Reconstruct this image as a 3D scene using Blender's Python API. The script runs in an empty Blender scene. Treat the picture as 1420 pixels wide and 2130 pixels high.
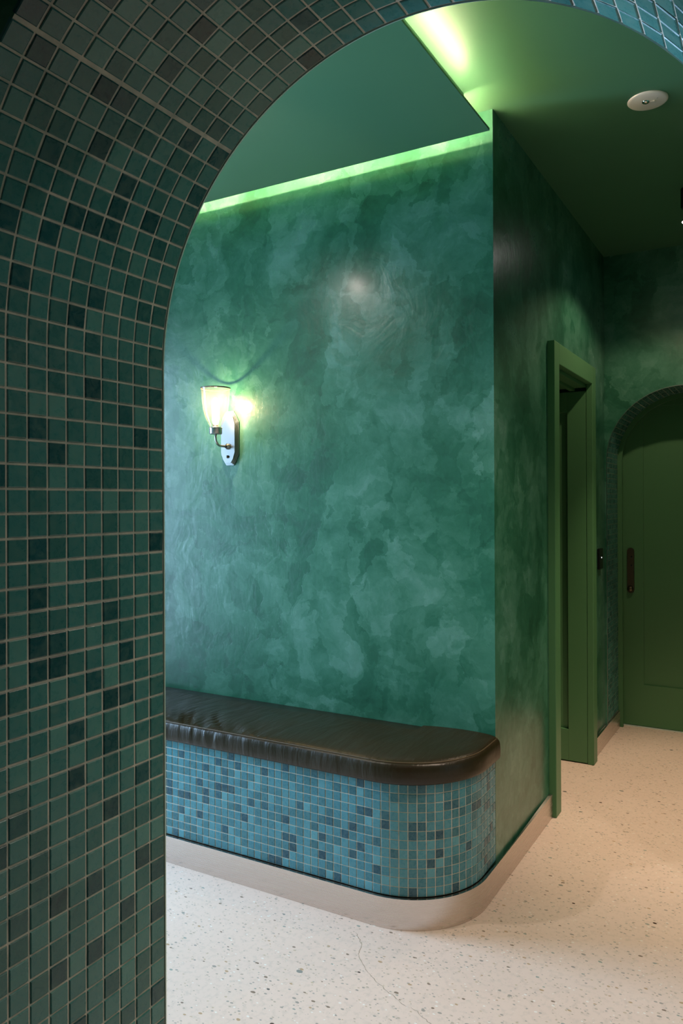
import bpy, bmesh, math, random
from mathutils import Vector, Matrix, noise
random.seed(7)
PI = math.pi
sc = bpy.context.scene
COL = sc.collection

# ------------------------------------------------------------------ camera
CAMH = 1.42
YAW, PITCH, ROLL, FPX, CYPX = 0.5235, 0.0015, -0.0042, 1597.5, 1039.47
cam_d = bpy.data.cameras.new('camera')
cam = bpy.data.objects.new('camera', cam_d); COL.objects.link(cam)
cam_d.sensor_fit = 'VERTICAL'; cam_d.sensor_height = 36.0; cam_d.sensor_width = 24.0
cam_d.lens = FPX / 2130 * 36.0
cam_d.shift_y = (CYPX - 1065) / 2130.0
cam_d.clip_start = 0.02
_f = Vector((-math.sin(YAW)*math.cos(PITCH), math.cos(YAW)*math.cos(PITCH), math.sin(PITCH)))
_r = Vector((math.cos(YAW), math.sin(YAW), 0.0)); _u = _r.cross(_f)
CR = math.cos(ROLL)*_r + math.sin(ROLL)*_u
CU = -math.sin(ROLL)*_r + math.cos(ROLL)*_u
CF = _f
cam.matrix_world = Matrix(((CR.x, CU.x, -CF.x, 0), (CR.y, CU.y, -CF.y, 0), (CR.z, CU.z, -CF.z, CAMH), (0, 0, 0, 1)))
sc.camera = cam

def project(P):
    v = Vector(P) - Vector((0, 0, CAMH)); d = v.dot(CF)
    return 710 + FPX*v.dot(CR)/d, CYPX - FPX*v.dot(CU)/d, d

# ------------------------------------------------------------------ world, exposure, lights
sc.view_settings.view_transform = 'Standard'
sc.view_settings.look = 'None'
sc.view_settings.gamma = 1.0
sc.view_settings.use_curve_mapping = False
sc.view_settings.exposure = 0.0
w = bpy.data.worlds.new('world'); sc.world = w; w.use_nodes = True
w.node_tree.nodes['Background'].inputs[0].default_value = (0.6, 0.7, 0.8, 1)
w.node_tree.nodes['Background'].inputs[1].default_value = 0.01
sc.cycles.max_bounces = 8
sc.cycles.diffuse_bounces = 5
sc.cycles.glossy_bounces = 4
sc.cycles.sample_clamp_indirect = 4.0
sc.cycles.caustics_reflective = False
sc.cycles.caustics_refractive = False

def lamp(name, kind, loc, color, power, target=None, size=0.05, angle=60, blend=0.5, size_y=None):
    d = bpy.data.lights.new(name, kind); d.color = color; d.energy = power
    o = bpy.data.objects.new(name, d); COL.objects.link(o); o.location = loc
    if kind == 'AREA':
        d.size = size
        if size_y: d.shape = 'RECTANGLE'; d.size_y = size_y
    else: d.shadow_soft_size = size
    if kind == 'SPOT': d.spot_size = math.radians(angle); d.spot_blend = blend
    if target is not None:
        o.rotation_euler = (Vector(target)-Vector(loc)).to_track_quat('-Z', 'Y').to_euler()
    return o
COOL = (0.80, 0.92, 1.0); WARM = (1.0, 0.76, 0.52); NEUT = (1.0, 0.93, 0.88)
# daylight through the glazed street front at the left end of the lobby
lamp('street_daylight', 'AREA', (-4.55, 1.60, 1.35), (0.44, 0.69, 1.0), 430, (-3.0, 1.75, 1.2), 1.5, size_y=2.3)
# downlight in the dropped panel of the lobby, left of the frame
lamp('lobby_downlight', 'SPOT', (-2.20, 1.42, 2.70), (1.0, 0.90, 0.82), 50, (-1.9, 1.7, 0.2), 0.03, 150, 0.9)
# corridor spotlight at the right edge of the frame
lamp('corridor_spot_light', 'SPOT', (-0.375, 3.86, 2.655), WARM, 20, (-0.42, 4.05, 0.0), 0.02, 140, 0.3)
lamp('corridor_spot_beam', 'SPOT', (-0.375, 3.86, 2.655), WARM, 150, (-0.35, 3.95, 0.0), 0.02, 62, 0.8)
# downlight nearer the lobby, right of the frame
lamp('lobby_downlight_right', 'SPOT', (0.10, 2.1, 2.80), (1.0, 0.77, 0.60), 115, (-0.2, 2.2, 0.0), 0.04, 100, 0.8)
# unseen fill added at the lobby's right end to brighten the tiled jamb
lamp('jamb_fill_right', 'SPOT', (1.05, 1.75, 2.80), (1.0, 0.82, 0.70), 48, (0.55, 1.6, 0.0), 0.05, 140, 0.8)
# unseen fill added in the camera's room for the jamb and near wall face
lamp('camera_side_fill', 'SPOT', (-0.1, -0.9, 2.75), (1.0, 0.86, 0.78), 9, (-0.3, -0.4, 0.0), 0.08, 140, 0.8)

# ------------------------------------------------------------------ measures
XC, YB, ZC, YE = -0.920, 2.711, 2.852, 4.70      # corridor wall, bench wall, ceiling, end wall
XL, XR, YN = -3.2, 1.5, -1.8
ACX, ACZ, AR, AY0, AY1 = -0.408, 1.6175, 0.41, 0.5165, 0.8783
BCX, BCZ, BR, BY1 = -0.497, 1.652, 0.412, 5.055
PITCH_T = 0.0307

# ------------------------------------------------------------------ helpers
def link(name, me, parent=None):
    o = bpy.data.objects.new(name, me); COL.objects.link(o)
    if parent is not None: o.parent = parent
    return o
def mesh_from(verts, faces, mats, name, parent=None, fm=None, smooth=False):
    me = bpy.data.meshes.new(name); me.from_pydata([tuple(v) for v in verts], [], faces)
    for m in (mats if isinstance(mats, (list, tuple)) else [mats]): me.materials.append(m)
    if fm: me.polygons.foreach_set('material_index', fm)
    if smooth: me.polygons.foreach_set('use_smooth', [True]*len(me.polygons))
    me.update()
    return link(name, me, parent)
def from_bm(bm, name, mat, parent=None, smooth=False, recalc=True):
    if recalc: bmesh.ops.recalc_face_normals(bm, faces=bm.faces)
    me = bpy.data.meshes.new(name); bm.to_mesh(me); bm.free()
    for m in (mat if isinstance(mat, (list, tuple)) else [mat]): me.materials.append(m)
    if smooth: me.polygons.foreach_set('use_smooth', [True]*len(me.polygons))
    return link(name, me, parent)
def add_box(bm, x0, x1, y0, y1, z0, z1, bevel=0.0, seg=2):
    r = bmesh.ops.create_cube(bm, size=1.0)
    vs = r['verts']
    for v in vs:
        v.co = Vector(((x0+x1)/2 + v.co.x*(x1-x0), (y0+y1)/2 + v.co.y*(y1-y0), (z0+z1)/2 + v.co.z*(z1-z0)))
    if bevel > 0:
        es = list({e for v in vs for e in v.link_edges})
        bmesh.ops.bevel(bm, geom=es, offset=bevel, segments=seg, affect='EDGES', profile=0.6)
def box(name, x0, x1, y0, y1, z0, z1, mat, parent=None, bevel=0.0, seg=2):
    bm = bmesh.new(); add_box(bm, x0, x1, y0, y1, z0, z1, bevel, seg)
    return from_bm(bm, name, mat, parent)
def prism(bm, pts, z0, z1):
    a = [bm.verts.new((p[0], p[1], z0)) for p in pts]; b = [bm.verts.new((p[0], p[1], z1)) for p in pts]
    n = len(pts)
    bm.faces.new(a[::-1]); bm.faces.new(b)
    for i in range(n): bm.faces.new((a[i], a[(i+1) % n], b[(i+1) % n], b[i]))
def lathe(bm, prof, centre, seg=40, cap0=False, cap1=False):
    rings = []
    for r, z in prof:
        rings.append([bm.verts.new((centre[0]+r*math.cos(2*PI*k/seg), centre[1]+r*math.sin(2*PI*k/seg), centre[2]+z)) for k in range(seg)])
    for a, b in zip(rings, rings[1:]):
        for k in range(seg): bm.faces.new((a[k], a[(k+1) % seg], b[(k+1) % seg], b[k]))
    if cap0: bm.faces.new(rings[0][::-1])
    if cap1: bm.faces.new(rings[-1])
def tube(bm, pts, r, seg=14, caps=True):
    pts = [Vector(p) for p in pts]; rings = []; up = Vector((1, 0, 0))
    for i, p in enumerate(pts):
        t = (pts[min(i+1, len(pts)-1)] - pts[max(i-1, 0)]).normalized()
        a = up - up.dot(t)*t
        if a.length < 1e-4: a = Vector((0, 1, 0)) - t.y*t
        a.normalize(); b = t.cross(a)
        rings.append([bm.verts.new(p + r*(math.cos(2*PI*k/seg)*a + math.sin(2*PI*k/seg)*b)) for k in range(seg)])
    for a, b in zip(rings, rings[1:]):
        for k in range(seg): bm.faces.new((a[k], a[(k+1) % seg], b[(k+1) % seg], b[k]))
    if caps: bm.faces.new(rings[0][::-1]); bm.faces.new(rings[-1])
def structure(o): o['kind'] = 'structure'; return o
def thing(name, label, cat, loc=(0, 0, 0)):
    o = bpy.data.objects.new(name, None); COL.objects.link(o); o.location = loc
    o.empty_display_size = 0.05
    o['label'] = label; o['category'] = cat
    return o

# ------------------------------------------------------------------ materials
def srgb(r, g, b):
    f = lambda c: ((c/255)/12.92 if c/255 <= 0.04045 else ((c/255+0.055)/1.055)**2.4)
    return (f(r), f(g), f(b), 1)
class NT:
    def __init__(s, name):
        s.m = bpy.data.materials.new(name); s.m.use_nodes = True
        s.t = s.m.node_tree; s.b = s.t.nodes['Principled BSDF']; s.out = s.t.nodes['Material Output']
    def n(s, kind, **kw):
        x = s.t.nodes.new(kind)
        for k, v in kw.items():
            if k in x.inputs: x.inputs[k].default_value = v
            else: setattr(x, k, v)
        return x
    def l(s, a, b): s.t.links.new(a, b)
    def math(s, op, a, b=None, clamp=False):
        x = s.t.nodes.new('ShaderNodeMath'); x.operation = op; x.use_clamp = clamp
        for i, v in enumerate((a, b)):
            if v is None: continue
            if isinstance(v, (int, float)): x.inputs[i].default_value = v
            else: s.l(v, x.inputs[i])
        return x.outputs[0]
    def ramp(s, fac, stops, interp='LINEAR'):
        x = s.t.nodes.new('ShaderNodeValToRGB'); x.color_ramp.interpolation = interp
        e = x.color_ramp.elements
        while len(e) < len(stops): e.new(0.5)
        for k, (p, c) in enumerate(stops):
            e[k].position = p; e[k].color = c if len(c) == 4 else (*c, 1)
        s.l(fac, x.inputs[0]); return x.outputs[0]
    def mix(s, fac, a, b, mode='MIX'):
        x = s.t.nodes.new('ShaderNodeMix'); x.data_type = 'RGBA'; x.blend_type = mode
        for i, v in ((0, fac), (6, a), (7, b)):
            if hasattr(v, 'links') or hasattr(v, 'is_linked'): s.l(v, x.inputs[i])
            else: x.inputs[i].default_value = v
        return x.outputs[2]
    def coord(s, out='Object', scale=(1, 1, 1), rot=(0, 0, 0)):
        tc = s.t.nodes.new('ShaderNodeTexCoord'); mp = s.t.nodes.new('ShaderNodeMapping')
        mp.inputs['Scale'].default_value = scale; mp.inputs['Rotation'].default_value = rot
        s.l(tc.outputs[out], mp.inputs[0]); return mp.outputs[0]
    def bump(s, h, strength, dist, normal=None):
        x = s.n('ShaderNodeBump'); x.inputs['Strength'].default_value = strength; x.inputs['Distance'].default_value = dist
        s.l(h, x.inputs['Height'])
        if normal is not None: s.l(normal, x.inputs['Normal'])
        return x.outputs[0]
def noise_n(t, vec, scale, detail=4, rough=0.5, dist=0.0):
    x = t.n('ShaderNodeTexNoise'); x.inputs['Scale'].default_value = scale; x.inputs['Detail'].default_value = detail
    x.inputs['Roughness'].default_value = rough; x.inputs['Distortion'].default_value = dist
    t.l(vec, x.inputs['Vector']); return x
def voro(t, vec, scale, feature='F1', smooth=None, rnd=1.0):
    x = t.n('ShaderNodeTexVoronoi'); x.feature = feature; x.inputs['Scale'].default_value = scale
    x.inputs['Randomness'].default_value = rnd
    if smooth is not None and 'Smoothness' in x.inputs: x.inputs['Smoothness'].default_value = smooth
    t.l(vec, x.inputs['Vector']); return x

def plaster_mat(name):
    """polished venetian plaster: overlapping trowel patches of green"""
    t = NT(name); v = t.coord('Object')
    wn = noise_n(t, v, 5.0, 5, 0.6)
    wob = t.n('ShaderNodeVectorMath', operation='SCALE'); wob.inputs['Scale'].default_value = 0.22
    t.l(wn.outputs['Color'], wob.inputs[0])
    vv = t.n('ShaderNodeVectorMath', operation='ADD'); t.l(v, vv.inputs[0]); t.l(wob.outputs[0], vv.inputs[1])
    wn2 = noise_n(t, v, 22.0, 4, 0.65)
    wob2 = t.n('ShaderNodeVectorMath', operation='SCALE'); wob2.inputs['Scale'].default_value = 0.035
    t.l(wn2.outputs['Color'], wob2.inputs[0])
    v2 = t.n('ShaderNodeVectorMath', operation='ADD'); t.l(vv.outputs[0], v2.inputs[0]); t.l(wob2.outputs[0], v2.inputs[1])
    def patch(scale, rot, sc3):
        mp = t.n('ShaderNodeMapping'); mp.inputs['Rotation'].default_value = rot; mp.inputs['Scale'].default_value = sc3
        t.l(v2.outputs[0], mp.inputs[0])
        x = voro(t, mp.outputs[0], scale)
        sep = t.n('ShaderNodeSeparateColor'); t.l(x.outputs['Color'], sep.inputs[0]); return sep.outputs[0], x.outputs['Distance']
    p1, d1 = patch(5.0, (0.3, 0.5, 0.2), (1, 1, 0.7))
    p2, d2 = patch(9.0, (-0.4, 0.9, 0.4), (1.5, 1.5, 0.7))
    p3, d3 = patch(16.0, (0.5, -0.7, 0.1), (0.6, 0.6, 1.4))
    cloud = noise_n(t, v, 2.6, 6, 0.6, 0.6).outputs['Fac']
    fine = noise_n(t, v2.outputs[0], 30.0, 5, 0.6).outputs['Fac']
    a = t.math('MULTIPLY', p1, 0.26); b = t.math('MULTIPLY', p2, 0.22); c = t.math('MULTIPLY', p3, 0.14)
    s_ = t.math('ADD', t.math('ADD', a, b), c)
    s_ = t.math('ADD', s_, t.math('MULTIPLY', t.math('SUBTRACT', cloud, 0.5), 1.25))
    s_ = t.math('ADD', s_, t.math('MULTIPLY', t.math('SUBTRACT', fine, 0.5), 0.35))
    s_ = t.math('ADD', s_, 0.18)
    col = t.ramp(s_, [(0.08, srgb(24, 78, 56)), (0.38, srgb(44, 100, 76)), (0.62, srgb(68, 120, 98)), (0.95, srgb(102, 146, 130))])
    t.l(col, t.b.inputs['Base Color'])
    ro = t.ramp(s_, [(0.1, (0.36,)*3), (0.9, (0.26,)*3)])
    t.l(ro, t.b.inputs['Roughness'])
    # ripple of trowel marks
    rip = noise_n(t, v, 7.0, 3, 0.5, 0.8).outputs['Fac']
    h = t.math('ADD', t.math('MULTIPLY', s_, 0.35), rip)
    n1 = t.bump(h, 0.20, 0.012)
    sc_ = noise_n(t, t.coord('Object', (1, 1, 0.25), (0.2, 0.6, 0)), 60, 3, 0.6).outputs['Fac']
    n2 = t.bump(sc_, 0.08, 0.004, n1)
    t.l(n2, t.b.inputs['Normal'])
    t.b.inputs['Specular IOR Level'].default_value = 0.5
    t.b.inputs['Coat Weight'].default_value = 0.2
    t.b.inputs['Coat Roughness'].default_value = 0.15
    return t.m
def paint_mat(name, rgb, rough=0.45, bump=0.03):
    t = NT(name); v = t.coord('Object')
    nz = noise_n(t, v, 3.0, 4, 0.5).outputs['Fac']
    c = srgb(*rgb); lo = tuple(x*0.93 for x in c[:3]) + (1,); hi = tuple(min(1, x*1.07) for x in c[:3]) + (1,)
    t.l(t.mix(nz, lo, hi), t.b.inputs['Base Color'])
    t.b.inputs['Roughness'].default_value = rough
    op = noise_n(t, v, 260, 2, 0.5).outputs['Fac']
    t.l(t.bump(op, bump*3, 0.001), t.b.inputs['Normal'])
    return t.m
def tile_mat(name, island, green=0.0):
    t = NT(name)
    if island:
        g = t.n('ShaderNodeNewGeometry'); rnd = g.outputs['Random Per Island']
    else:
        g = t.n('ShaderNodeObjectInfo'); rnd = g.outputs['Random']
    col = t.ramp(rnd, [(0.0, srgb(8, 62, 82)), (0.10, srgb(20, 82, 102)), (0.18, srgb(50, 112, 124)), (0.55, srgb(62, 130, 146)), (0.9, srgb(76, 144, 158)), (1.0, srgb(92, 158, 170))])
    v = t.coord('Object') if island else None
    gp = t.n('ShaderNodeNewGeometry').outputs['Position']
    nz = noise_n(t, gp, 75, 4, 0.65, 0.6).outputs['Fac']
    nb = noise_n(t, gp, 24, 3, 0.5, 0.3).outputs['Fac']
    veil = t.ramp(nz, [(0.45, (0, 0, 0)), (0.75, (1, 1, 1))])
    c1 = t.mix(t.math('MULTIPLY', veil, 0.22), col, srgb(128, 168, 166))
    c2 = t.mix(t.math('MULTIPLY', nb, 0.35), c1, srgb(50, 98, 98))
    if green: c2 = t.mix(1.0, c2, (1.0, 0.86, 0.66, 1), 'MULTIPLY')  # warm green light on the arches, tinted into the glaze colour
    t.l(c2, t.b.inputs['Base Color'])
    t.l(t.ramp(nz, [(0.3, (0.22,)*3), (0.8, (0.42,)*3)]), t.b.inputs['Roughness'])
    t.l(t.bump(t.math('ADD', nb, t.math('MULTIPLY', nz, 0.25)), 0.18, 0.004), t.b.inputs['Normal'])
    t.b.inputs['Specular IOR Level'].default_value = 0.5
    return t.m
def grout_mat():
    t = NT('grout'); v = t.coord('Object')
    nz = noise_n(t, v, 40, 4, 0.6).outputs['Fac']
    t.l(t.ramp(nz, [(0.3, srgb(176, 172, 160)), (0.55, srgb(206, 196, 182)), (0.8, srgb(222, 208, 192))]), t.b.inputs['Base Color'])
    t.b.inputs['Roughness'].default_value = 0.85
    t.l(t.bump(noise_n(t, v, 500, 2).outputs['Fac'], 0.3, 0.0006), t.b.inputs['Normal'])
    return t.m
def terrazzo_mat():
    t = NT('terrazzo'); v = t.coord('Object')
    cloud = noise_n(t, v, 2.2, 5, 0.6).outputs['Fac']
    base = t.mix(cloud, srgb(216, 192, 176), srgb(230, 209, 195))
    mott = noise_n(t, v, 55, 3, 0.6).outputs['Fac']
    base = t.mix(t.math('MULTIPLY', t.ramp(mott, [(0.5, (0, 0, 0)), (0.72, (1, 1, 1))]), 0.35), base, srgb(178, 168, 156))
    dn = noise_n(t, v, 70, 2, 0.5)
    def chips(scale, thr, color_stops, seedrot, amount, stretch=(1, 1, 1)):
        nonlocal base
        mp = t.n('ShaderNodeMapping'); mp.inputs['Rotation'].default_value = (0, 0, seedrot); mp.inputs['Scale'].default_value = stretch
        mp.inputs['Location'].default_value = (seedrot*3, seedrot, 0.35/scale)
        t.l(v, mp.inputs[0])
        ad = t.n('ShaderNodeVectorMath', operation='MULTIPLY_ADD')
        t.l(dn.outputs['Color'], ad.inputs[0]); ad.inputs[1].default_value = (0.006,)*3; t.l(mp.outputs[0], ad.inputs[2])
        x = voro(t, ad.outputs[0], scale)
        sep = t.n('ShaderNodeSeparateColor'); t.l(x.outputs['Color'], sep.inputs[0])
        # only a share of the cells holds a chip, each of its own size
        size = t.math('MULTIPLY', t.math('SUBTRACT', sep.outputs[0], 1-amount), thr/amount)
        msk = t.math('GREATER_THAN', size, x.outputs['Distance'])
        c = t.ramp(sep.outputs[1], color_stops, 'CONSTANT')
        base = t.mix(msk, base, c)
    chips(85, 0.42, [(0, srgb(184, 168, 152)), (0.4, srgb(168, 160, 150)), (0.7, srgb(194, 174, 150)), (0.85, srgb(232, 224, 214))], 0.3, 0.5, (1, 1.5, 1))
    chips(42, 0.32, [(0, srgb(158, 150, 140)), (0.35, srgb(136, 118, 102)), (0.6, srgb(150, 156, 146)), (0.8, srgb(180, 152, 120))], 1.1, 0.30, (1, 1.7, 1))
    chips(17, 0.21, [(0, srgb(84, 70, 60)), (0.3, srgb(96, 96, 92)), (0.5, srgb(140, 140, 132)), (0.8, srgb(70, 50, 44))], 2.0, 0.16, (1, 1.5, 1))
    t.l(base, t.b.inputs['Base Color'])
    t.b.inputs['Roughness'].default_value = 0.42
    t.b.inputs['Specular IOR Level'].default_value = 0.35
    t.l(t.bump(noise_n(t, v, 12, 3).outputs['Fac'], 0.05, 0.004), t.b.inputs['Normal'])
    return t.m
def metal_mat(name, rgb, rough, aniso=0.0, streak=None):
    t = NT(name); c = srgb(*rgb)
    t.b.inputs['Base Color'].default_value = c; t.b.inputs['Metallic'].default_value = 1.0
    t.b.inputs['Roughness'].default_value = rough
    if streak:
        v = t.coord('Object', streak)
        nz = noise_n(t, v, 1.0, 4, 0.65).outputs['Fac']
        t.l(t.ramp(nz, [(0.2, (rough*0.75,)*3), (0.8, (rough*1.3,)*3)]), t.b.inputs['Roughness'])
    if aniso:
        t.b.inputs['Anisotropic'].default_value = aniso
        tg = t.n('ShaderNodeTangent'); tg.direction_type = 'RADIAL'; tg.axis = 'Z'
        t.l(tg.outputs[0], t.b.inputs['Tangent'])
    return t.m
def leather_mat():
    t = NT('leather'); v = t.coord('Object')
    cl = noise_n(t, v, 4, 4, 0.6).outputs['Fac']
    t.l(t.mix(cl, srgb(34, 26, 12), srgb(50, 38, 18)), t.b.inputs['Base Color'])
    t.b.inputs['Roughness'].default_value = 0.34
    t.l(t.ramp(cl, [(0.3, (0.30,)*3), (0.75, (0.42,)*3)]), t.b.inputs['Roughness'])
    grain = voro(t, v, 420).outputs['Distance']
    wr = noise_n(t, t.coord('Object', (26, 5, 7)), 1.0, 3, 0.55, 0.4).outputs['Fac']
    n1 = t.bump(wr, 0.35, 0.012)
    t.l(t.bump(grain, 0.10, 0.0012, n1), t.b.inputs['Normal'])
    t.b.inputs['Specular IOR Level'].default_value = 0.42
    return t.m
def emit_mat(name, color, strength):
    t = NT(name)
    e = t.n('ShaderNodeEmission'); e.inputs[0].default_value = (*color, 1); e.inputs[1].default_value = strength
    t.l(e.outputs[0], t.out.inputs[0]); return t.m
def glass_mat():
    t = NT('clear_glass')
    tr = t.n('ShaderNodeBsdfTransparent'); tr.inputs[0].default_value = (0.97, 0.97, 0.96, 1)
    gl = t.n('ShaderNodeBsdfGlossy'); gl.inputs['Roughness'].default_value = 0.05
    fr = t.n('ShaderNodeLayerWeight'); fr.inputs['Blend'].default_value = 0.35
    mx = t.n('ShaderNodeMixShader')
    t.l(t.math('MULTIPLY', fr.outputs['Facing'], 0.55, True), mx.inputs[0]); t.l(tr.outputs[0], mx.inputs[1]); t.l(gl.outputs[0], mx.inputs[2])
    tl = t.n('ShaderNodeBsdfTranslucent'); df = t.n('ShaderNodeMixShader'); df.inputs[0].default_value = 0.028  # slight translucency imitates the overexposed haze in the lit shade
    t.l(mx.outputs[0], df.inputs[1]); t.l(tl.outputs[0], df.inputs[2])
    t.l(df.outputs[0], t.out.inputs[0]); return t.m

PLASTER = plaster_mat('green_polished_plaster')
CEIL = paint_mat('green_ceiling_paint', (76, 120, 90), 0.38)
JOIN = paint_mat('green_joinery_paint', (78, 124, 82), 0.42)
TILE_O, TILE_S = tile_mat('glazed_tile', False), tile_mat('glazed_tile_joined', True)
TILE_GO, TILE_GS = tile_mat('green_lit_tile', False, 0.30), tile_mat('green_lit_tile_joined', True, 0.30)  # same tile as on the bench, with the arches' greenish light in its colour
GROUT = grout_mat(); TERR = terrazzo_mat()
STEEL = metal_mat('brushed_steel', (216, 206, 200), 0.26, 0.85, (1.5, 1.5, 900))
NICKEL = metal_mat('satin_nickel', (184, 182, 180), 0.30)
CHROME = metal_mat('polished_chrome', (220, 216, 210), 0.10)
BRONZE = metal_mat('dull_bronze', (98, 86, 70), 0.4)
EDGE = paint_mat('pale_edge_trim', (196, 214, 204), 0.35)
LEATHER = leather_mat()
THREAD = paint_mat('piping_leather', (84, 66, 42), 0.5)
BLACK = paint_mat('black_plastic', (10, 10, 11), 0.35)
WHITE = paint_mat('white_plastic', (226, 216, 206), 0.45)
CRACK = paint_mat('dark_crack', (158, 144, 128), 0.8)
GLASS = glass_mat()
GLASSRIM = paint_mat('thick_glass_rim', (120, 112, 100), 0.15)
def bulb_mat():
    t = NT('bulb_glow'); e = t.n('ShaderNodeEmission'); e.inputs[0].default_value = (1.0, 0.82, 0.55, 1); e.inputs[1].default_value = 9
    tr = t.n('ShaderNodeBsdfTransparent'); ad = t.n('ShaderNodeAddShader')
    t.l(e.outputs[0], ad.inputs[0]); t.l(tr.outputs[0], ad.inputs[1]); t.l(ad.outputs[0], t.out.inputs[0]); return t.m
BULB = bulb_mat()
LENS = emit_mat('spot_lens_glow', (1.0, 0.92, 0.9), 60)
LED = emit_mat('led_strip_glow', (1.0, 0.79, 0.50), 185)
LED_REAR = emit_mat('wall_side_led_glow', (1.0, 0.74, 0.42), 430)
LEDDOT = emit_mat('indicator_glow', (1, 1, 1), 3)

# ------------------------------------------------------------------ room shell
structure(box('floor', XL-0.3, XR+0.3, YN-0.3, 6.2, -0.12, 0.0, TERR))
structure(box('ceiling', XL-0.3, XR+0.3, YN-0.3, 6.2, ZC, ZC+0.12, CEIL))
# bench wall and corridor wall meet in a mitre
bm = bmesh.new(); prism(bm, [(XL, YB), (XC, YB), (XC-0.15, YB+0.15), (XL, YB+0.15)], 0, ZC)
structure(from_bm(bm, 'wall_back', PLASTER))
D0, D1, DZ = 3.53, 4.225, 2.04                                   # opening of door_1
bm = bmesh.new()
prism(bm, [(XC, YB), (XC, D0), (XC-0.15, D0), (XC-0.15, YB+0.15)], 0, ZC)
add_box(bm, XC-0.15, XC, D0, D1+0.045, DZ, ZC)
add_box(bm, XC-0.15, XC, D1+0.045, YE+0.3, 0, ZC)
structure(from_bm(bm, 'wall_corridor', PLASTER))
bm = bmesh.new()
WY0, WY1, WZ0, WZ1 = 0.98, 2.24, 0.12, 2.45
add_box(bm, XL-0.15, XL, YN, WY0, 0, ZC); add_box(bm, XL-0.15, XL, WY1, YB+0.15, 0, ZC)
add_box(bm, XL-0.15, XL, WY0, WY1, WZ1, ZC); add_box(bm, XL-0.15, XL, WY0, WY1, 0, WZ0)
structure(from_bm(bm, 'wall_left', PLASTER))
win = bpy.data.objects.new('window_1', None); COL.objects.link(win); structure(win)
bm = bmesh.new()
for y0_, y1_ in ((WY0+0.001, WY0+0.05), (WY1-0.05, WY1-0.001), ((WY0+WY1)/2-0.02, (WY0+WY1)/2+0.02)): add_box(bm, XL-0.10, XL-0.04, y0_, y1_, WZ0+0.001, WZ1-0.001)
for z0_, z1_ in ((WZ0+0.001, WZ0+0.05), (WZ1-0.05, WZ1-0.001)): add_box(bm, XL-0.098, XL-0.042, WY0+0.05, WY1-0.05, z0_, z1_)
from_bm(bm, 'window_frame', JOIN, win)
for y0_, y1_ in ((WY0+0.05, (WY0+WY1)/2-0.02), ((WY0+WY1)/2+0.02, WY1-0.05)): box('pane', XL-0.073, XL-0.067, y0_, y1_, WZ0+0.05, WZ1-0.05, GLASS, win)
structure(box('wall_right', XR, XR+0.15, YN, YB, 0, ZC, PLASTER))
structure(box('wall_corridor_right', 0.10, XR+0.15, YB, 5.6, 0, ZC, PLASTER))
structure(box('wall_rear', XL-0.15, XR+0.15, YN-0.15, YN, 0, ZC, PLASTER))
# dark room behind the open door
bm = bmesh.new()
add_box(bm, -2.6, -2.5, 2.86, 4.85, 0, ZC); add_box(bm, -2.5, XC-0.15, 4.75, 4.85, 0, ZC)
structure(from_bm(bm, 'wall_side_room', PLASTER))

def arch_wall(name, x0, x1, y0, y1, cx, cz, R, side_mat, in_mat, seg=84):
    prof = [(cx-R, 0.0), (cx-R, cz)] + [(cx-R*math.cos(PI*k/seg), cz+R*math.sin(PI*k/seg)) for k in range(1, seg)] + [(cx+R, cz), (cx+R, 0.0)]
    V = []; F = []; M = []
    def q(pts, m):
        i = len(V); V.extend(pts); F.append(tuple(range(i, i+len(pts)))); M.append(m)
    for y, s in ((y0, 1), (y1, -1)):
        def f(p): q([(a, y, b) for a, b in (p if s == 1 else p[::-1])], 0)
        f([(x0, 0), (cx-R, 0), (cx-R, cz), (cx-R, ZC), (x0, ZC)]); f([(cx+R, 0), (x1, 0), (x1, ZC), (cx+R, ZC), (cx+R, cz)])
        arc = prof[1:-1]
        for a, b in zip(arc, arc[1:]): f([a, b, (b[0], ZC), (a[0], ZC)])
    for a, b in zip(prof, prof[1:]):
        q([(a[0], y0, a[1]), (a[0], y1, a[1]), (b[0], y1, b[1]), (b[0], y0, b[1])], 1)
    q([(x0, y0, 0), (x0, y0, ZC), (x0, y1, ZC), (x0, y1, 0)], 0); q([(x1, y0, 0), (x1, y1, 0), (x1, y1, ZC), (x1, y0, ZC)], 0)
    q([(x0, y0, ZC), (x1, y0, ZC), (x1, y1, ZC), (x0, y1, ZC)], 0)
    q([(x0, y0, 0), (x0, y1, 0), (cx-R, y1, 0), (cx-R, y0, 0)], 0); q([(cx+R, y0, 0), (cx+R, y1, 0), (x1, y1, 0), (x1, y0, 0)], 0)
    o = mesh_from(V, F, [side_mat, in_mat], name, fm=M)
    bm = bmesh.new(); bm.from_mesh(o.data); bmesh.ops.remove_doubles(bm, verts=bm.verts, dist=1e-5); bmesh.ops.recalc_face_normals(bm, faces=bm.faces); bm.to_mesh(o.data); bm.free()
    return structure(o)
def arch_at(s, cx, cz, R):
    """point and inward normal at arc length s from the left foot"""
    if s < cz: return Vector((cx-R, 0, s)), Vector((1, 0, 0)), Vector((0, 0, 1))
    a = (s-cz)/R
    if a <= PI: return Vector((cx-R*math.cos(a), 0, cz+R*math.sin(a))), Vector((math.cos(a), 0, -math.sin(a))), Vector((math.sin(a), 0, math.cos(a)))
    return Vector((cx+R, 0, cz-(s-cz-PI*R))), Vector((-1, 0, 0)), Vector((0, 0, -1))
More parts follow.
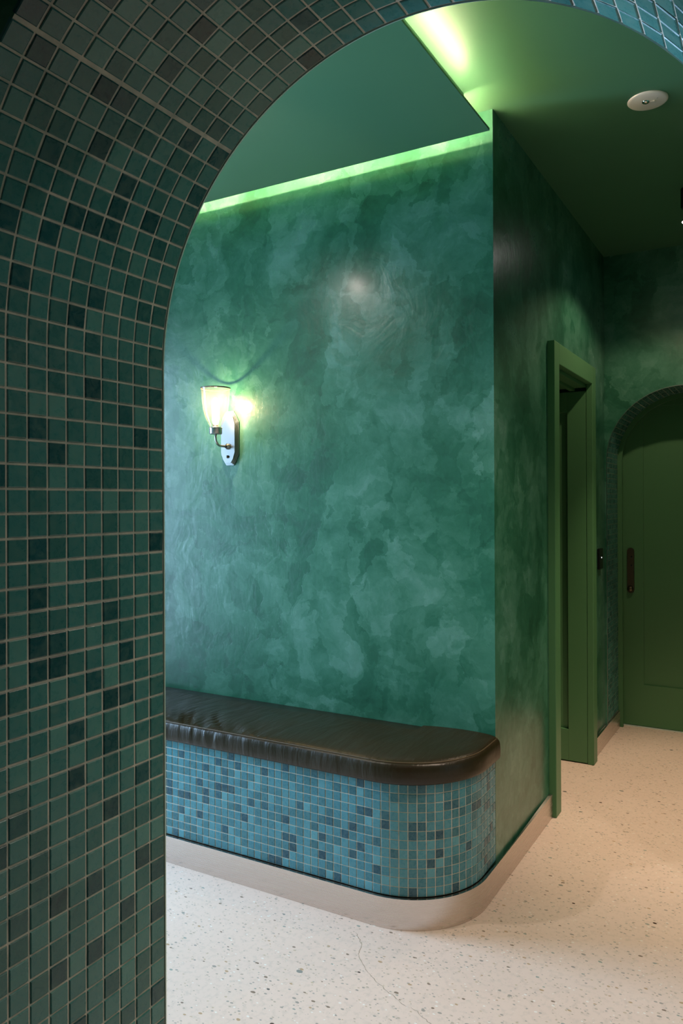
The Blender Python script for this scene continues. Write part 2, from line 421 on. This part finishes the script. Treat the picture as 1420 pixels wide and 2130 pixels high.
def arch_band(bm, cx, cz, R0, R1, y0, y1, z0=0.0, seg=84, flare=0.0):
    """frame following the arch between radii R0 < R1"""
    def P(R): return [(cx-R, z0)] + [(cx-R*math.cos(PI*k/seg), cz+R*math.sin(PI*k/seg)) for k in range(seg+1)] + [(cx+R, z0)]
    A, B = P(R0), P(R1)
    A2 = P(R0+flare)
    v = [[bm.verts.new((p[0], y, p[1])) for p in pr] for pr, y in ((A, y0), (A2, y1), (B, y0), (B, y1))]
    n = len(A)
    for i in range(n-1):
        for a, b in ((0, 1), (1, 3), (3, 2), (2, 0)): bm.faces.new((v[a][i], v[a][i+1], v[b][i+1], v[b][i]))
    for i in (0, n-1): bm.faces.new((v[0][i], v[1][i], v[3][i], v[2][i]))

# tile mesh: 18 triangles + 12 for the cushioned edge; local x, y in plane, z proud
def tile_geo(w_, h_, t_=0.0016, back=0.004, b=0.0011):
    w_, h_ = w_/2, h_/2
    V = [(-w_, -h_, -back), (w_, -h_, -back), (w_, h_, -back), (-w_, h_, -back),
         (-w_, -h_, t_-b*0.7), (w_, -h_, t_-b*0.7), (w_, h_, t_-b*0.7), (-w_, h_, t_-b*0.7),
         (-w_+b, -h_+b, t_), (w_-b, -h_+b, t_), (w_-b, h_-b, t_), (-w_+b, h_-b, t_)]
    F = [(0, 1, 5, 4), (1, 2, 6, 5), (2, 3, 7, 6), (3, 0, 4, 7), (4, 5, 9, 8), (5, 6, 10, 9), (6, 7, 11, 10), (7, 4, 8, 11), (8, 9, 10, 11)]
    return V, F
def lay_tiles(cells, parent, vis_fn, limit=300, mo=None, ms=None):
    """cells: (matrix, w, h); the ones that show largest become objects, the rest one joined part"""
    scored = []
    for c in cells:
        p = c[0].translation; x, y, d = project(p)
        n_ = c[0].to_3x3().col[2]; v_ = (Vector((0, 0, CAMH))-p)
        area = max(0.0, n_.dot(v_.normalized()))/max(d, 0.05)**2
        ok = d > 0.05 and vis_fn(p, x, y) and area > 0
        scored.append((area if ok else -1, c))
    order = sorted(range(len(cells)), key=lambda i: -scored[i][0])
    chosen = set(i for i in order[:limit] if scored[i][0] > 0)
    cache = {}
    rest_v, rest_f = [], []
    for i, (mtx, w_, h_) in enumerate(cells):
        if i in chosen:
            k = (round(w_, 4), round(h_, 4), random.randrange(1))
            if k not in cache:
                V, F = tile_geo(w_, h_); me = bpy.data.meshes.new('tile'); me.from_pydata(V, [], F); me.materials.append(mo or TILE_O); me.update(); cache[k] = me
            o = bpy.data.objects.new('tile', cache[k]); COL.objects.link(o); o.parent = parent; o.matrix_world = mtx
        else:
            V, F = tile_geo(w_, h_); n0 = len(rest_v)
            rest_v += [mtx @ Vector(v) for v in V]; rest_f += [tuple(j+n0 for j in f) for f in F]
    if rest_v:
        o = mesh_from(rest_v, rest_f, ms or TILE_S, 'tile_field', parent); o['kind'] = 'stuff'
def jitter(m, a=0.008, z=0.0003):
    return m @ Matrix.Translation((0, 0, random.uniform(-z, z))) @ Matrix.Rotation(random.gauss(0, a), 4, 'X') @ Matrix.Rotation(random.gauss(0, a), 4, 'Y') @ Matrix.Rotation(random.gauss(0, a*0.6), 4, 'Z')
def frame_m(p, ex, ey, ez):
    return Matrix(((ex.x, ey.x, ez.x, p.x), (ex.y, ey.y, ez.y, p.y), (ex.z, ey.z, ez.z, p.z), (0, 0, 0, 1)))

GG = 0.0032
# ---- near arch
wf = arch_wall('wall_front', XL, XR, AY0, AY1-0.0005, ACX, ACZ, AR+0.0012, PLASTER, GROUT)
cells = []
total = 2*ACZ + PI*AR
off = (1.4365 % PITCH_T) - PITCH_T
k = 0; s0 = off
PY = 0.0301
while s0 < total:
    s1 = s0 + PITCH_T
    a_, b_ = max(s0, 0.0)+GG/2, min(s1, total)-GG/2
    row = round((s0-1.4365)/PITCH_T)
    if row == 17: a_ += 0.0016
    if row == 16: b_ -= 0.0012
    if b_-a_ > 0.006:
        p, nn, tt = arch_at((a_+b_)/2, ACX, ACZ, AR+0.0012)
        for c in range(12):
            yc = 0.8753 - PY*(c+0.5)
            m = frame_m(Vector((p.x, yc, p.z)), Vector((0, 1, 0)), tt, Vector((0, 1, 0)).cross(tt))
            if m.to_3x3().col[2].dot(nn) < 0: m = frame_m(Vector((p.x, yc, p.z)), Vector((0, -1, 0)), tt, Vector((0, -1, 0)).cross(tt))
            cells.append((jitter(m), PY-GG, round(b_-a_, 4)))
    s0 = s1
lay_tiles(cells, wf, lambda p, x, y: -20 < x < 1440 and -20 < y < 2150, 300, TILE_GO, TILE_GS)
bm = bmesh.new(); arch_band(bm, ACX, ACZ, AR-0.0010, AR+0.0040, 0.8757, 0.8800, flare=0.0022)
from_bm(bm, 'edge_trim', EDGE, wf)

# ---- far arch
we = arch_wall('wall_end', XC, 0.10, YE, BY1, BCX, BCZ, BR+0.0012, PLASTER, GROUT)
V, F = [], []
total = 2*BCZ + PI*BR; s0 = 0.105
while s0 < total:
    a_, b_ = s0+GG/2, min(s0+PITCH_T, total)-GG/2
    if b_-a_ > 0.006:
        p, nn, tt = arch_at((a_+b_)/2, BCX, BCZ, BR+0.0012)
        for c in range(11):
            yc = YE + 0.004 + 0.0305*(c+0.5)
            ex = Vector((0, 1, 0)); m = frame_m(Vector((p.x, yc, p.z)), ex, tt, ex.cross(tt))
            if m.to_3x3().col[2].dot(nn) < 0: ex = -ex; m = frame_m(Vector((p.x, yc, p.z)), ex, tt, ex.cross(tt))
            m = jitter(m); TV, TF = tile_geo(0.0275, b_-a_); n0 = len(V)
            V += [m @ Vector(v) for v in TV]; F += [tuple(j+n0 for j in f) for f in TF]
    s0 += PITCH_T
o = mesh_from(V, F, TILE_GS, 'tile_field', we); o['kind'] = 'stuff'
bm = bmesh.new(); arch_band(bm, BCX, BCZ, BR-0.001, BR+0.002, YE-0.001, YE+0.003)
from_bm(bm, 'edge_trim', NICKEL, we)

# ------------------------------------------------------------------ door_1: open door in the corridor
d1 = bpy.data.objects.new('door_1', None); COL.objects.link(d1); d1.location = (XC, (D0+D1)/2, 0); structure(d1)
def local(o, par):   # keep world placement under a moved parent
    o.parent = par; o.matrix_parent_inverse = Matrix.Translation(-Vector(par.location)); return o
CX1 = -0.888
local(box('casing', XC-0.002, CX1, 3.445, 3.53, 0.0005, 2.135, JOIN, None, 0.003), d1)
local(box('casing', XC-0.002, CX1, D1, D1+0.082, 0.0005, 2.135, JOIN, None, 0.003), d1)
local(box('casing', XC-0.002, CX1-0.0005, 3.531, D1-0.001, 2.04, 2.1348, JOIN, None, 0.003), d1)
bm = bmesh.new()   # lining with a stop
add_box(bm, XC-0.155, XC-0.0025, 3.5305, 3.545, 0.0005, 2.039)
add_box(bm, XC-0.155, XC-0.0025, 3.5451, D1-0.003, 2.022, 2.039)
add_box(bm, XC-0.085, XC-0.06, 3.5451, D1-0.003, 2.008, 2.0219)
local(from_bm(bm, 'door_lining', JOIN), d1)
# leaf swung 90 degrees into the side room; recessed panel between stiles and rails
LX0, LX1, LY = -1.66, XC-0.0035, D1+0.002
bm = bmesh.new()
add_box(bm, LX1-0.100, LX1, LY, LY+0.042, 0.006, 2.005, 0.0015)
add_box(bm, LX0, LX0+0.10, LY, LY+0.042, 0.006, 2.005, 0.0015)
add_box(bm, LX0+0.1002, LX1-0.1002, LY, LY+0.042, 0.006, 0.175, 0.0015)
add_box(bm, LX0+0.1002, LX1-0.1002, LY, LY+0.042, 1.895, 2.005, 0.0015)
leaf = from_bm(bm, 'door_leaf', JOIN); local(leaf, d1)
pn = box('door_panel', LX0+0.101, LX1-0.101, LY+0.020, LY+0.030, 0.176, 1.894, JOIN); local(pn, d1)

# ------------------------------------------------------------------ door_2: door behind the far arch
d2 = bpy.data.objects.new('door_2', None); COL.objects.link(d2); d2.location = (BCX, 5.11, 0); structure(d2)
bm = bmesh.new(); arch_band(bm, BCX, BCZ, BR-0.028, BR-0.0006, 5.028, 5.0545)
local(from_bm(bm, 'door_frame', JOIN), d2)
DX0, DX1, DY = BCX-0.47, BCX+0.47, 5.085
px0, px1, pz0, pz1 = -0.765, -0.235, 0.265, 2.0
bm = bmesh.new()
add_box(bm, DX0, px0, DY, DY+0.042, 0.009, 2.12); add_box(bm, px1, DX1, DY, DY+0.042, 0.009, 2.12)
add_box(bm, px0, px1, DY, DY+0.042, 0.009, pz0); add_box(bm, px0, px1, DY, DY+0.042, pz1, 2.12)
add_box(bm, px0, px1, DY+0.012, DY+0.03, pz0, pz1)
leaf2 = from_bm(bm, 'door_leaf', JOIN); local(leaf2, d2)
local(box('threshold', BCX-0.40, BCX+0.40, DY-0.004, DY+0.05, 0.0003, 0.006, EDGE), d2)
structure(box('wall_beyond', -1.3, 0.3, 5.40, 5.5, 0, ZC, PLASTER))
# pull plate
bm = bmesh.new()
hx, hz0, hz1, hr = -0.840, 0.835, 1.118, 0.021
pts = [(hx+hr*math.cos(a), hz1-hr+hr*math.sin(a)) for a in [PI*k/16 for k in range(17)]] + [(hx+hr*math.cos(a), hz0+hr+hr*math.sin(a)) for a in [PI+PI*k/16 for k in range(17)]]
a = [bm.verts.new((x, DY-0.0005, z)) for x, z in pts]; b = [bm.verts.new((hx+(x-hx)*0.93, DY-0.014, z)) for x, z in pts]
bm.faces.new(a); bm.faces.new(b[::-1])
for i in range(len(a)): bm.faces.new((a[i], a[(i+1) % len(a)], b[(i+1) % len(a)], b[i]))
hd = from_bm(bm, 'handle_plate', BRONZE); local(hd, d2)
for z_, nm in ((1.062, 'keyhole'), (1.008, 'thumb_turn')):
    bm = bmesh.new(); lathe(bm, [(0.0, 0), (0.0055, 0.001), (0.0065, 0.004)], (0, 0, 0), 16)
    bmesh.ops.transform(bm, matrix=Matrix.Translation((hx+0.006, DY-0.0175, z_)) @ Matrix.Rotation(-PI/2, 4, 'X'), verts=bm.verts)
    local(from_bm(bm, nm, BLACK), d2)
bm = bmesh.new(); lathe(bm, [(0.0175, 0), (0.0165, 0.016), (0.011, 0.021), (0.0, 0.022)], (0, 0, 0), 28)
bmesh.ops.transform(bm, matrix=Matrix.Translation((hx, DY-0.0142, 0.862)) @ Matrix.Rotation(PI/2, 4, 'X'), verts=bm.verts)
local(from_bm(bm, 'door_knob', BRONZE, smooth=True), d2)

# ------------------------------------------------------------------ bench
bench = thing('built_in_bench', 'built-in bench with rounded corner, blue mosaic tile front and dark brown leather seat pad', 'bench')
TCX, TCY, TR = -1.205, 2.575, 0.285          # corner centre and radius of the tiled face
TYF = TCY - TR                                # 2.290
BX0 = -3.18
def bench_path(s, o_=0.0):
    """point, outward normal and tangent at arc length s along the tiled face, offset o_ outwards"""
    L1 = TCX-BX0; L2 = PI/2*TR
    if s < L1: p = Vector((BX0+s, TYF, 0)); n_ = Vector((0, -1, 0)); t_ = Vector((1, 0, 0))
    elif s < L1+L2:
        a = (s-L1)/TR; n_ = Vector((math.sin(a), -math.cos(a), 0)); p = Vector((TCX, TCY, 0)) + TR*n_; t_ = Vector((math.cos(a), math.sin(a), 0))
    else: p = Vector((TCX+TR, TCY+(s-L1-L2), 0)); n_ = Vector((1, 0, 0)); t_ = Vector((0, 1, 0))
    return p+o_*n_, n_, t_
BL = (TCX-BX0) + PI/2*TR + (YB-TCY)
def path_pts(o_, ymax=YB-0.001, seg=40):
    P = [(BX0, TYF-o_)] + [(TCX+(TR+o_)*math.sin(PI/2*k/seg), TCY-(TR+o_)*math.cos(PI/2*k/seg)) for k in range(seg+1)] + [(TCX+TR+o_, ymax)]
    return P
BZ0, BZ1 = 0.1045, 0.4775
bm = bmesh.new(); prism(bm, path_pts(-0.0012) + [(BX0, YB-0.001)], BZ0, BZ1)
from_bm(bm, 'tiled_base', GROUT, bench)
bm = bmesh.new(); prism(bm, path_pts(-0.03) + [(BX0, YB-0.001)], 0.0005, BZ0)
from_bm(bm, 'plinth', BLACK, bench)
cells = []
s_ = BL - 0.002
while s_ > PITCH_T:
    a_, b_ = s_-PITCH_T+GG/2, s_-GG/2
    p, n_, t_ = bench_path((a_+b_)/2, -0.0012)
    for r in range(12):
        z0_, z1_ = BZ0 + r*0.03108, BZ0 + (r+1)*0.03108
        m = frame_m(Vector((p.x, p.y, (z0_+z1_)/2)), t_, Vector((0, 0, 1)), t_.cross(Vector((0, 0, 1))))
        cells.append((jitter(m, 0.006), round(b_-a_, 4)-(0.0006 if TCX < p.x else 0), 0.0278))
    s_ -= PITCH_T
lay_tiles(cells, bench, lambda p, x, y: 352 < x < 1034)

# seat pad: rows swept along the edge, with gathered folds to the left
CO = 0.020; CRr = TR + CO
rows = [(0.012, 0.4785), (0.003, 0.4815), (0.0, 0.490), (-0.0005, 0.505), (0.0, 0.520), (0.001, 0.533), (0.004, 0.543), (0.009, 0.5495), (0.012, 0.5500), (0.016, 0.5540),
        (0.024, 0.5575), (0.036, 0.5600), (0.052, 0.5620), (0.072, 0.5635), (0.095, 0.5645), (0.12, 0.5650), (0.15, 0.5650), (0.18, 0.5645), (0.21, 0.5635), (0.24, 0.5620), (0.27, 0.5600), (CRr, 0.5570)]
xs = []
x = BX0
while x < TCX-0.001:
    xs.append(x); x += 0.007 if -2.35 < x < -1.4 else 0.03
def sweep(d):
    P = [(x, TCY-CRr+d) for x in xs] + [(TCX+(CRr-d)*math.sin(PI/2*k/36), TCY-(CRr-d)*math.cos(PI/2*k/36)) for k in range(37)]
    P += [(TCX+CRr-d, TCY+(YB-0.003-TCY)*k/5) for k in range(1, 6)]
    return P
def smooth01(x): x = max(0.0, min(1.0, x)); return x*x*(3-2*x)
V = []; F = []
npt = len(sweep(0))
for ri, (d, z) in enumerate(rows):
    for (x, y) in sweep(d):
        dz = 0.0; dy = 0.0
        if x < TCX:
            m_ = smooth01((-1.55 - x)/0.45)
            if z > 0.553 or d > 0.012:
                u = x + 0.85*d + 0.05*noise.noise(Vector((x*4, d*6, 3.0)))
                f = abs(noise.noise(Vector((u*17, d*2.5, 1.7))))
                dz = -0.012*m_*max(0.0, 0.28-f)/0.28*math.exp(-(max(0, d-0.03)/0.13)**2)*smooth01((d-0.010)/0.02)
                dz += 0.003*m_*noise.noise(Vector((u*24, d*5, 9.0)))
            elif z < 0.549:
                g_ = noise.noise(Vector((x*38, z*10, 5.0)))
                dy = 0.0026*(0.3+0.75*m_)*g_*smooth01((z-0.478)/0.02)
        V.append((x, y+dy, z+dz))
for r in range(len(rows)-1):
    for i in range(npt-1):
        F.append((r*npt+i, r*npt+i+1, (r+1)*npt+i+1, (r+1)*npt+i))
# strip behind, up to the wall, and underside
nb = len(V); last = (len(rows)-1)*npt; nx = len(xs)+1
for k_, (yy, zz) in enumerate(((TCY+0.06, 0.5555), (YB-0.004, 0.5525), (YB-0.003, 0.4785))):
    for i in range(nx): V.append((V[last+i][0], yy, zz))
for i in range(nx-1):
    F.append((last+i, last+i+1, nb+i+1, nb+i))
    for k_ in range(2): F.append((nb+k_*nx+i, nb+k_*nx+i+1, nb+(k_+1)*nx+i+1, nb+(k_+1)*nx+i))
me_o = mesh_from(V, F, LEATHER, 'seat_cushion', bench, smooth=True)
bm = bmesh.new()
pp = [(x, y, 0.5515) for x, y in sweep(0.0125)]
tube(bm, pp, 0.0022, 8)
pip = from_bm(bm, 'piping', THREAD, me_o, smooth=True)

# ------------------------------------------------------------------ steel baseboards
def wall_strip(name, outer, inner, z1, seg_mat=STEEL):
    V = []; F = []
    for P, z in ((outer, 0.0004), (outer, z1), (inner, z1), (inner, 0.0004)):
        V += [(p[0], p[1], z) for p in P]
    n = len(outer)
    for k in range(4):
        for i in range(n-1): F.append((k*n+i, k*n+i+1, ((k+1) % 4)*n+i+1, ((k+1) % 4)*n+i))
    F.append((0, n, 2*n, 3*n)); F.append((n-1, 4*n-1, 3*n-1, 2*n-1))
    o = mesh_from(V, F, seg_mat, name)
    bm = bmesh.new(); bm.from_mesh(o.data); bmesh.ops.recalc_face_normals(bm, faces=bm.faces); bm.to_mesh(o.data); bm.free()
    return structure(o)
so = 0.014
outer = path_pts(so, TCY)[:-1]; inner = path_pts(so-0.0125, TCY)[:-1]
for y_, g_ in ((2.65, 0.009), (2.71, 0.004), (2.75, 0.0035), (2.85, 0.0045), (3.0, 0.0065), (3.2, 0.010), (3.4445, 0.0145)):
    outer.append((XC+so, y_)); inner.append((XC+so-g_, y_))
wall_strip('baseboard_bench', outer, inner, 0.1022)
wall_strip('baseboard_corridor', [(XC+0.015, D1+0.083), (XC+0.017, YE-0.002), (XC+0.021, 5.027)], [(XC+0.001, D1+0.083), (XC+0.001, YE-0.002), (XC+0.0145, 5.027)], 0.101)

# ------------------------------------------------------------------ crack in the floor
fl = bpy.data.objects['floor']
ck = [(-1.235, 2.215), (-1.207, 2.189), (-1.1785, 2.159), (-1.163, 2.108), (-1.136, 2.08), (-1.10, 2.045), (-1.056, 2.016), (-0.994, 1.9875), (-0.942, 1.961), (-0.90, 1.956), (-0.85, 1.93), (-0.80, 1.90)]
P = []
for (a, b) in zip(ck, ck[1:]):
    for k_ in range(6):
        u = k_/6; P.append(Vector((a[0]+(b[0]-a[0])*u+random.uniform(-.0022, .0022), a[1]+(b[1]-a[1])*u+random.uniform(-.003, .003), 0.0003)))
V = []; F = []
for i, p in enumerate(P):
    w_ = random.uniform(0.0002, 0.0009)*(1 if 1 < i < len(P)-2 else 0.2)
    V += [p+Vector((-w_, -w_, 0)), p+Vector((w_, w_, 0))]
    if i: F.append((2*i-2, 2*i-1, 2*i+1, 2*i))
mesh_from(V, F, CRACK, 'crack', fl)

# ------------------------------------------------------------------ dropped ceiling panel with light coves
PX, PY_, PZ = -0.901, 2.621, 2.7306
panel = thing('ceiling_panel', 'dropped green ceiling panel over the bench with glowing light coves along two edges', 'ceiling panel')
box('board', XL+0.01, PX, AY1+0.03, PY_, PZ, PZ+0.009, CEIL, panel)
UX, UY = -0.972, 2.556
box('upstand', XL+0.011, UX, AY1+0.04, UY, PZ+0.0092, ZC-0.001, CEIL, panel)
def strip(x0, x1, y0, y1, z0, z1, m=LED): return box('light_strip', x0, x1, y0, y1, z0, z1, m, panel)
strip(UX+0.004, UX+0.012, AY1+0.10, UY-0.02, PZ+0.0095, PZ+0.0135)
strip(XL+0.05, UX-0.01, UY+0.004, UY+0.014, PZ+0.0095, PZ+0.0150, LED_REAR)

# ------------------------------------------------------------------ round ceiling fitting
disc = thing('ceiling_fitting', 'round white flat fitting with small centre lens on the green ceiling', 'ceiling fitting', (-0.420, 2.935, ZC))
bm = bmesh.new(); lathe(bm, [(0.0, -0.0062), (0.060, -0.0060), (0.066, -0.0045), (0.069, -0.0015), (0.069, -0.0004)], (0, 0, 0), 56)
from_bm(bm, 'face_plate', WHITE, disc, smooth=True)
bm = bmesh.new(); lathe(bm, [(0.013, -0.006), (0.012, -0.0095), (0.006, -0.0125), (0.0, -0.013)], (-0.006, -0.004, 0), 28)
from_bm(bm, 'lens', CHROME, disc, smooth=True)
bm = bmesh.new(); add_box(bm, 0.008, 0.024, -0.004, 0.006, -0.010, -0.0062, 0.001)
from_bm(bm, 'test_button', WHITE, disc)
bm = bmesh.new(); lathe(bm, [(0.0025, -0.0061), (0.002, -0.0078), (0.0, -0.008)], (0.034, -0.014, 0), 14)
from_bm(bm, 'screw', NICKEL, disc, smooth=True)

# ------------------------------------------------------------------ corridor spotlight (right edge of the frame)
sp = thing('ceiling_spotlight', 'small black ceiling spotlight with bright lamp at the right edge of the picture', 'spotlight', (-0.375, 3.86, ZC))
bm = bmesh.new(); lathe(bm, [(0.0, -0.0005), (0.036, -0.0005), (0.037, -0.004), (0.037, -0.085), (0.034, -0.09), (0.0, -0.09)], (0, 0, 0), 36)
from_bm(bm, 'mount', BLACK, sp, smooth=False)
bm = bmesh.new(); tube(bm, [(0, 0, -0.088), (0, 0, -0.125)], 0.006, 12)
from_bm(bm, 'stem', BLACK, sp)
R_ = Matrix.Translation((0, 0.0, -0.145)) @ Matrix.Rotation(math.radians(6), 4, 'X')
bm = bmesh.new(); lathe(bm, [(0.012, 0.022), (0.028, 0.012), (0.036, -0.004), (0.037, -0.008), (0.034, -0.008), (0.033, 0.0)], (0, 0, 0), 36, cap0=True)
bmesh.ops.transform(bm, matrix=R_, verts=bm.verts); from_bm(bm, 'lamp_head', NICKEL, sp, smooth=True)
bm = bmesh.new(); lathe(bm, [(0.0335, -0.004), (0.028, -0.012), (0.012, -0.017), (0.0, -0.018)], (0, 0, 0), 32)
bmesh.ops.transform(bm, matrix=R_, verts=bm.verts); from_bm(bm, 'lamp', LENS, sp, smooth=True)

# ------------------------------------------------------------------ wall reader beyond the open door
rd = thing('wall_reader', 'slim black wall reader with tiny white light beside the corridor door frame', 'reader', (XC, 4.52, 1.085))
box('casing', 0.0005, 0.016, -0.043, 0.043, -0.058, 0.058, BLACK, rd, 0.003)
box('indicator', 0.0155, 0.0170, -0.003, 0.003, 0.004, 0.010, LEDDOT, rd)

# ------------------------------------------------------------------ wall sconce
SX, SY = -2.132, 0.104
sconce = thing('wall_sconce', 'silver wall sconce with clear glass bell shade and lit bulb on the green plaster', 'wall lamp', (SX, YB, 1.70))
def plate(bm, hw, hh, cut_w, cut_h, y0, y1):
    def outline(sx):
        # straight sides, drawn-in shoulders, narrow ends
        pts = [(hw, hh-cut_h), (cut_w+0.012, hh-cut_h*0.35), (cut_w, hh), (-cut_w, hh), (-cut_w-0.012, hh-cut_h*0.35), (-hw, hh-cut_h)]
        return pts + [(x, -z) for x, z in pts[::-1]]
    O = outline(1)
    a = [bm.verts.new((x, -y0, z)) for x, z in O]; b = [bm.verts.new((x, -y1, z)) for x, z in O]
    bm.faces.new(a); bm.faces.new(b[::-1])
    for i in range(len(O)): bm.faces.new((a[i], a[(i+1) % len(O)], b[(i+1) % len(O)], b[i]))
bm = bmesh.new()
plate(bm, 0.048, 0.120, 0.020, 0.048, 0.0005, 0.006)
plate(bm, 0.0445, 0.1165, 0.0185, 0.0475, 0.006, 0.011)
plate(bm, 0.0410, 0.1130, 0.0170, 0.047, 0.011, 0.016)
plate(bm, 0.0375, 0.1095, 0.0155, 0.0465, 0.016, 0.021)
bk = from_bm(bm, 'backplate', NICKEL, sconce)
bm = bmesh.new(); lathe(bm, [(0.0065, 0.0), (0.0065, 0.003), (0.003, 0.006), (0, 0.0065)], (0, 0, 0), 20)
bmesh.ops.transform(bm, matrix=Matrix.Translation((0, -0.021, -0.083)) @ Matrix.Rotation(PI/2, 4, 'X'), verts=bm.verts)
from_bm(bm, 'screw', BRONZE, bk, smooth=True)
ZA = -0.038
bm = bmesh.new(); lathe(bm, [(0.013, 0.0), (0.013, 0.006), (0.009, 0.010), (0.007, 0.014)], (0, 0, 0), 24)
bmesh.ops.transform(bm, matrix=Matrix.Translation((0, -0.021, ZA)) @ Matrix.Rotation(PI/2, 4, 'X'), verts=bm.verts)
pts = [(0, -0.022, ZA), (0, -0.05, ZA), (0, -0.07, ZA)]
for k_ in range(1, 9):
    a = PI/2*k_/8; pts.append((0, -0.07-0.034*math.sin(a), ZA+0.034*(1-math.cos(a))))
pts.append((0, -SY, 0.012))
tube(bm, pts, 0.0052, 16)
from_bm(bm, 'arm', NICKEL, sconce, smooth=True)
bm = bmesh.new(); lathe(bm, [(0.0, 0.010), (0.024, 0.010), (0.0275, 0.013), (0.0275, 0.034), (0.029, 0.036), (0.029, 0.040), (0.024, 0.041), (0.0, 0.041)], (0, -SY, 0), 40)
lathe(bm, [(0.012, 0.041), (0.012, 0.052), (0.0, 0.052)], (0, -SY, 0), 24)
from_bm(bm, 'cup', NICKEL, sconce, smooth=True)
prof = [(0.024, 0.042), (0.028, 0.050), (0.038, 0.068), (0.047, 0.090), (0.053, 0.115), (0.0570, 0.145), (0.0595, 0.175), (0.0615, 0.200), (0.0635, 0.209)]
bm = bmesh.new(); lathe(bm, prof, (0, -SY, 0), 56)
sh = from_bm(bm, 'glass_shade', GLASS, sconce, smooth=True)
bm = bmesh.new()
ring = [(0.0635*math.cos(2*PI*k/56), -SY+0.0635*math.sin(2*PI*k/56), 0.2095) for k in range(57)]
lathe(bm, [(0.0620, 0.2060), (0.0620, 0.2110), (0.0655, 0.2115), (0.0655, 0.2060), (0.0620, 0.2060)], (0, -SY, 0), 56)
from_bm(bm, 'shade_rim', GLASSRIM, sh, smooth=True)
bm = bmesh.new(); lathe(bm, [(0.008, 0.052), (0.012, 0.058), (0.0155, 0.075), (0.016, 0.10), (0.016, 0.145), (0.013, 0.160), (0.007, 0.168), (0.0, 0.170)], (0, -SY, 0), 28)
from_bm(bm, 'bulb', BULB, sconce, smooth=True)

bl = lamp('sconce_filament', 'POINT', (SX, YB-SY, 1.70+0.150), (1.0, 0.66, 0.33), 7, None, 0.007)
